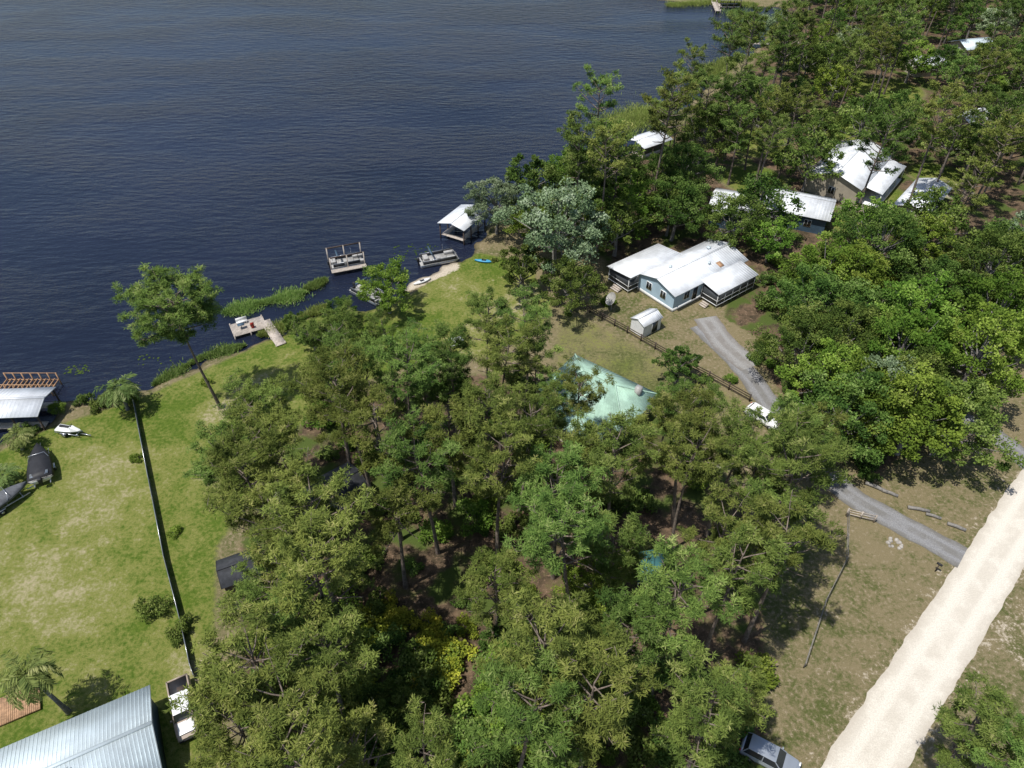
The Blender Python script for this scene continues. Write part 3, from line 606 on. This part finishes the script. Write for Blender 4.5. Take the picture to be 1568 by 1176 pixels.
part(h,'tank',lambda b:(b.tube([(-1.1,0,.7),(-1.0,0,.7),(-.8,0,.7),(.8,0,.7),(1.0,0,.7),(1.1,0,.7)],[.02,.3,.42,.42,.3,.02],0,14),b.box((-.6,0,.2),(.15,.5,.4)),b.box((.6,0,.2),(.15,.5,.4)),b.tube([(0,0,1.1),(0,0,1.25)],[.15,.15],0,10)),['white'],True)
h=empty('picnic_table',-7.6,77.0,20)
part(h,'table',lambda b:[b.box((0,-.36+.18*i,.75),(1.9,.16,.05)) for i in range(5)]+[b.box((0,s*.8,.45),(1.9,.28,.05)) for s in(-1,1)]+[b.box((k,0,.4),(.08,1.7,.08)) for k in(-.7,.7)]+[b.box((k,s*.45,.37),(.09,.09,.75)) for k in(-.7,.7) for s in(-1,1)],['white'])
def rock(b,x,y,r):
    u=[(math.cos(a),math.sin(a)) for a in np.linspace(0,2*math.pi,8)[:-1]];k=[R(.8,1.2) for _ in u]
    V=[(x+c*r*k[i]*q,y+s*r*k[i]*q,z) for q,z in((1,0),(.95,r*.5),(.5,r*.85),(.02,r*.9)) for i,(c,s) in enumerate(u)]
    b.add(V,[[i*7+j,i*7+(j+1)%7,(i+1)*7+(j+1)%7,(i+1)*7+j] for i in range(3) for j in range(7)],0)
h=empty('rock_ring_planter',39.4,44.3);part(h,'rocks',lambda b:[rock(b,.6*math.cos(a)+R(-.15,.15),.5*math.sin(a)+R(-.15,.15),R(.14,.28)) for a in np.linspace(0,6.0,11)],['stone'])
h=empty('mailbox',42.1,41.0,-46);part(h,'post',lambda b:b.box((0,0,.55),(.1,.1,1.1)),['dkwood']);part(h,'box',lambda b:b.tube([(-.27,0,1.2),(-.26,0,1.2),(.26,0,1.2),(.27,0,1.2)],[.01,.12,.12,.01],0,10),['black'])
def log(x,y,rz,L,r):
    h=empty('log',x,y,rz);part(h,'trunk',lambda b:(b.tube([(-L/2,0,r),(-L/2+.01,0,r),(0,.05,r*1.02),(L/2-.01,0,r*.9),(L/2,0,r*.9)],[.01,r,r*.95,r*.85,.01],0,10)),['greybark'],True)
for a in((40.2,51.6,-35,2.4,.22),(41.4,50.8,-30,1.6,.2),(43.6,48.6,-15,2.2,.2),(44.8,47.7,-25,1.5,.18),(46.6,46.3,-30,1.8,.2)): log(*a)
def polyfence(name,pts,H,sp,postm,railm,rails=(.35,.7,1.05),solid=None,pr=.07):
    b=B();pts=[np.array(p,float) for p in pts]
    for a,c in zip(pts[:-1],pts[1:]):
        L=np.linalg.norm(c-a);n=max(1,int(L/sp));rz=math.atan2(*(c-a)[::-1]);m=(a+c)/2
        for i in range(n): q=a+(c-a)*i/n;b.box((q[0],q[1],H/2),(pr*2,pr*2,H+R(0,.06)),0,rz)
        for z in rails: b.box((m[0],m[1],z+R(-.01,.01)),(L,.05,.12 if not solid else .06),1,rz)
        if solid: b.box((m[0],m[1],H/2-.05),(L,.02,H-.15),2,rz)
    b.box((pts[-1][0],pts[-1][1],H/2),(pr*2,pr*2,H),0)
    mats=[M[postm],M[railm]]+([M[solid]] if solid else [])
    return ob(name,b.mesh(name,mats))
polyfence('wooden_fence',[(9.6,85.8),(16,79.4),(21,74.1),(25.4,69.9),(29.6,65.6)],1.2,2.2,'dkwood','dkwood')
polyfence('boundary_fence',[(-46.8,65),(-40.2,52.4),(-34.8,42.1),(-30.7,35),(-28.5,30.9),(-27.9,30.0)],.95,2.4,'alu','alu',(.93,),'fencemesh',.035)
polyfence('rail_fence',[(35.6,47.9),(38.2,47.0)],1.2,1.3,'wood','wood')
polyfence('wire_fence',[(35.6,47.7),(33.5,42),(30,37.5),(26,31)],1.1,3,'greybark','greybark',(.5,1.0),None,.035)
def pads(x,y,n,s):
    b=B()
    for i in range(n):
        a=R(0,6.28);r=s*R(0,1)**.5;cx,cy=x+math.cos(a)*r*1.6,y+math.sin(a)*r;q=R(.08,.2);an=np.linspace(.3,6.1,9)
        V=[(cx,cy,-.345)]+[(cx+q*math.cos(k),cy+q*math.sin(k),-.343) for k in an]
        b.add(V,[[0,j,j+1,j+2] for j in range(1,8,2)],0,R(0,1)*.3)
    ob('lily_pads',b.mesh('lily_pads',[M['oak']]))
pads(-57.3,72,40,1.1);pads(-15.5,101.5,60,2.5);pads(-48,74,15,1.5)
def reeds(pts,w,n,H=1.0):
    pts=np.array(pts,float);seg=np.linalg.norm(np.diff(pts,axis=0),axis=1);s=np.concatenate([[0],np.cumsum(seg)])
    q=rng.uniform(0,s[-1],n);x=np.interp(q,s,pts[:,0]);y=np.interp(q,s,pts[:,1]);ww=w*(.55+.45*np.sin(q*.8)+.2*np.sin(q*2.1+1))*np.clip(np.minimum(q,s[-1]-q)/2,.15,1)
    C=np.stack([x+rng.normal(0,1,n)*ww*.5,y+rng.normal(0,1,n)*ww*.5,np.full(n,-.4)],1)
    D=nrm(unit(n)*.6+np.array([0,0,.75]));W=nrm(np.cross(D,unit(n)+np.array([0,0,.8])));b=B();b.leaves(C,D,W,rng.uniform(.5,1.1,n)*H,.05,0,rng.uniform(0,1,n))
    ob('reed_bed',b.mesh('reeds',[M['reed']]))
reeds([(-41.5,84.6),(-38,86.2),(-33.9,88.2),(-31,89.5)],1.9,11000,.8);reeds([(-31,90.2),(-28.5,92.8)],1.4,3500,.9)
reeds([(-46,69),(-41.5,74.5),(-36.5,77)],1.4,6000,.7);reeds([(-35,79),(-30,83.2),(-27,86)],1.4,6000,.9)
reeds([(22,152),(27,155),(33,159)],5.5,22000,1.2);reeds([(45,178),(51,186),(56,193)],4,12000,1.2)
reeds([(60,206),(66,217),(72,228),(66,236)],5.0,14000,1.2);reeds([(48,243),(62,246),(75,243)],3,9000,1.2)
# ------------------------------------------------------------ vegetation placement
pines=[(-25.6,53.8),(-24.9,50.4),(-25.8,44.5),(-18.6,60.1),(-15.1,56.2),(-10.7,53.2),(-18.6,54.2),(-15,49.5),(-10,58.9),(-6.4,57.3),(-3.2,64),(1.2,65.2),(3.2,61.2),(-1,57.3),(-5.9,49.5),(-2.8,51.4),(1,48.6),(-11.5,44.5),(-7.8,42.9),(-21.7,39.9),(-19.4,35.2),(-15.9,34.9),(-10,38.8),(-1.4,42.1),(4.3,39.9),(6.5,45.5),(9.7,42.9),(5.1,35.2),(-1.2,32.7),(8.5,36.1),(16.8,46.6),(15.8,43.5),(20.3,45.0),(17.3,36.0),(22,42.9),(24.8,40.6),(21.6,37.1),(21.6,33.3),(16.4,30.9),(12.2,28.2),(16.1,23.2),(13.2,21.5),(8.5,26.6),(4.6,25.6),(.7,23.6),(5,20.0),(-.2,19.6),(-6.1,18.3),(-10.0,19.6),(-14.3,25.6),(-16.8,27.9),(-14.6,30.2),(-14.4,20.6),(-11.9,17.9),(-21.8,44.4),(-14.6,63.8),(-7.5,62),(-17.6,19.3),(-17.9,23.6)]
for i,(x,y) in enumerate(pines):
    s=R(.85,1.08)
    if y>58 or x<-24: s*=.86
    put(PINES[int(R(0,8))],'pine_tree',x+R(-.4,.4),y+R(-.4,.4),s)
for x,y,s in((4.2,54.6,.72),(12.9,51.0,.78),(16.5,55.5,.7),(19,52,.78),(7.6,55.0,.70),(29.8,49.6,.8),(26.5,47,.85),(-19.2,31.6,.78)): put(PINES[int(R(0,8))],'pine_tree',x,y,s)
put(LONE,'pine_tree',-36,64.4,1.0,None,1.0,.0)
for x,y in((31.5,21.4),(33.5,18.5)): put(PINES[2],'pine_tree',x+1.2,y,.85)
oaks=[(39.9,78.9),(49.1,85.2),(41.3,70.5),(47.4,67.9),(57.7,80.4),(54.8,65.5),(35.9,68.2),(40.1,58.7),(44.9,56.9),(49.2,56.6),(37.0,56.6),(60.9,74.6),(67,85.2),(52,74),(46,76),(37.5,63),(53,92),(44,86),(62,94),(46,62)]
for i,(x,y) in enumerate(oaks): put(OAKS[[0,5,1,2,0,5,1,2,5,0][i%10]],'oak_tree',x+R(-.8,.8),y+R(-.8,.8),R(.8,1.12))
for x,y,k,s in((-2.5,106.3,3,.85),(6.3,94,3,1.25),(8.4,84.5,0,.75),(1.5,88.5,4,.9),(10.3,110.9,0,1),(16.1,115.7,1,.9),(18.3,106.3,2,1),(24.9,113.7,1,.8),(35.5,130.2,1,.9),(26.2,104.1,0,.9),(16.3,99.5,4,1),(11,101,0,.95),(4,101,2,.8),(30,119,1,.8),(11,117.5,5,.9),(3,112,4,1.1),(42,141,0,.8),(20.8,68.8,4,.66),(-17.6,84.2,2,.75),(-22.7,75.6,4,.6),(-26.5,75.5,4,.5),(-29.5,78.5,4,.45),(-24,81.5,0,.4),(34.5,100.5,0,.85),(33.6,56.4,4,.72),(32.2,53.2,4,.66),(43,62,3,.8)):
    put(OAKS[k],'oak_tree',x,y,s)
PALM=palm('palm_mesh',6.6,44,2.5);put(PALM,'palm_tree',-37.8,27.1,1.0,None,1.0,0);PALM2=palm('palm_mesh_small',3.6,34,2.3,.3)
put(PALM2,'palm_tree',-47.4,64.2,1.1,None,1.0,0);put(PALM2,'palm_tree',-55.5,51.8,.8,None,.5,0);put(PALM2,'palm_tree',-57,57.5,.8,None,.6,0)
for x,y,k,s in((-43,56,1,.5),(-30.5,34.6,0,.8),(-33.8,36.6,4,.8),(-35,45.5,1,.5),(-39,69,1,.5),(-50.5,65,0,.9),(-48.6,66.2,4,.8),(-53,65.5,0,.7),(-57.8,60.2,0,.7),(-47.2,65.6,2,.6),(24.4,69.2,0,.7),(28.0,69.4,1,.6),(-20,76,2,.9),(-24,81,4,1.0),(-27,79,0,1.),(14,86.8,1,.8),(-55.5,63.7,2,.6)):
    put(SHR[k],'shrub',x,y,s)
houses=[(37.8,111.3,5),(48.6,111.3,5.5),(62,125.3,8),(71,114.5,3.5),(100.5,183,7),(95,148,5),(118,196,6),(27,91.7,11),(27,138.2,4.5),(23,154,9),(29,157,8),(53,187,4),(67,220,5)]
DF=bpy.data.collections.new('distant_forest_trees');UG=bpy.data.collections.new('undergrowth_plants')
pts=[]
EP=np.array([(4,108),(14,98),(30,101),(42,96),(60,100),(72,92),(78,92),(300,300),(300,420),(100,330),(87,243),(62,190),(44,158),(26,136)],float)
cand=np.stack([rng.uniform(0,300,12000),rng.uniform(90,420,12000)],1)
cand=cand[(sdf(cand,EP)>0)&(sdf(cand,lake)<-3)&(pline(cand,road)>9)]
for x,y in cand:
    ok=True
    for hx,hy,r in houses:
        for k,rr in((1,1.),(1.1,.8),(1.2,.65),(1.3,.4)):
            if math.hypot(x*k-hx,y*k-hy)<r*rr+1: ok=False
    if not ok: continue
    gap=4.0+.011*y+1.5*math.sin(x*.13)*math.sin(y*.11)
    if any(abs(x-a)<gap and abs(y-b_)<gap and math.hypot(x-a,y-b_)<gap for a,b_ in pts): continue
    pts.append((x,y))
for x,y in pts:
    clear=math.sin(x*.21+1)*math.sin(y*.17)
    if clear>.80: continue
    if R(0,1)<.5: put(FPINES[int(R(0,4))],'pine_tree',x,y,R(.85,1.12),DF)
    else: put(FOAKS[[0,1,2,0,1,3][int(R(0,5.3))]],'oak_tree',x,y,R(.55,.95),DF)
e=empty('distant_forest',0,0);e.instance_type='COLLECTION';e.instance_collection=DF
fp=np.array(forestpoly,float);c2=np.stack([rng.uniform(-30,26,1500),rng.uniform(12,70,1500)],1);c2=c2[sdf(c2,fp)>1]
for x,y in c2:
    yel=(-14<x<-4 and 26<y<37)
    dens=.8 if yel else (.5 if y<34 and x<10 else .12)
    if math.hypot(x+19,y-48.6)<4.6 or math.hypot(x-13.5,y-39.8)<3 or math.hypot(x-10.4,y-64)<8 or R(0,1)>dens: continue
    k=3 if (yel and R(0,1)<.6) else [0,1,2,4,0][int(R(0,5))]
    put(SHR[k],'shrub',x,y,R(.6,1.2),UG)
    if R(0,1)<.09 and y<38 and x>-18 and not yel: put(OAKS[4 if R(0,1)<.6 else 2],'young_oak',x,y,R(.45,.7),UG)
c3=np.stack([rng.uniform(30,75,500),rng.uniform(52,100,500)],1);c3=c3[(sdf(c3,np.array(eastpoly,float))>0)&(pline(c3,drive)>2.5)&(pline(c3,drive2)>2.5)]
for x,y in c3[:110]: put(SHR[[0,4,1][int(R(0,3))]],'shrub',x,y,R(.5,1.1),UG)
e=empty('undergrowth',0,0);e.instance_type='COLLECTION';e.instance_collection=UG
# ------------------------------------------------------------ light, sky, camera
el=math.radians(67);sd=Vector((-.7,-.4,0)).normalized()*math.cos(el)+Vector((0,0,math.sin(el)))
sl=bpy.data.lights.new('sun','SUN');sl.energy=5.0;sl.angle=math.radians(.5);sl.color=(1,.97,.92)
so=ob('sun',sl,None,(0,0,120));so.rotation_euler=(-sd).to_track_quat('-Z','Y').to_euler()
w=bpy.data.worlds.new('World');S.world=w;w.use_nodes=True;nt=w.node_tree
sk=nt.nodes.new('ShaderNodeTexSky');sk.sky_type='NISHITA';sk.sun_disc=False;sk.sun_elevation=el;sk.sun_rotation=math.atan2(sd.x,sd.y)
bg=nt.nodes['Background'];nt.links.new(sk.outputs[0],bg.inputs[0]);bg.inputs[1].default_value=.12
cd=bpy.data.cameras.new('camera');cam=ob('camera',cd,None,(0,0,62));cam.rotation_euler=(math.radians(90-42),0,0)
cd.sensor_width=36;cd.lens=36*1107/1568;cd.clip_end=5000;cd.clip_start=.5;S.camera=cam
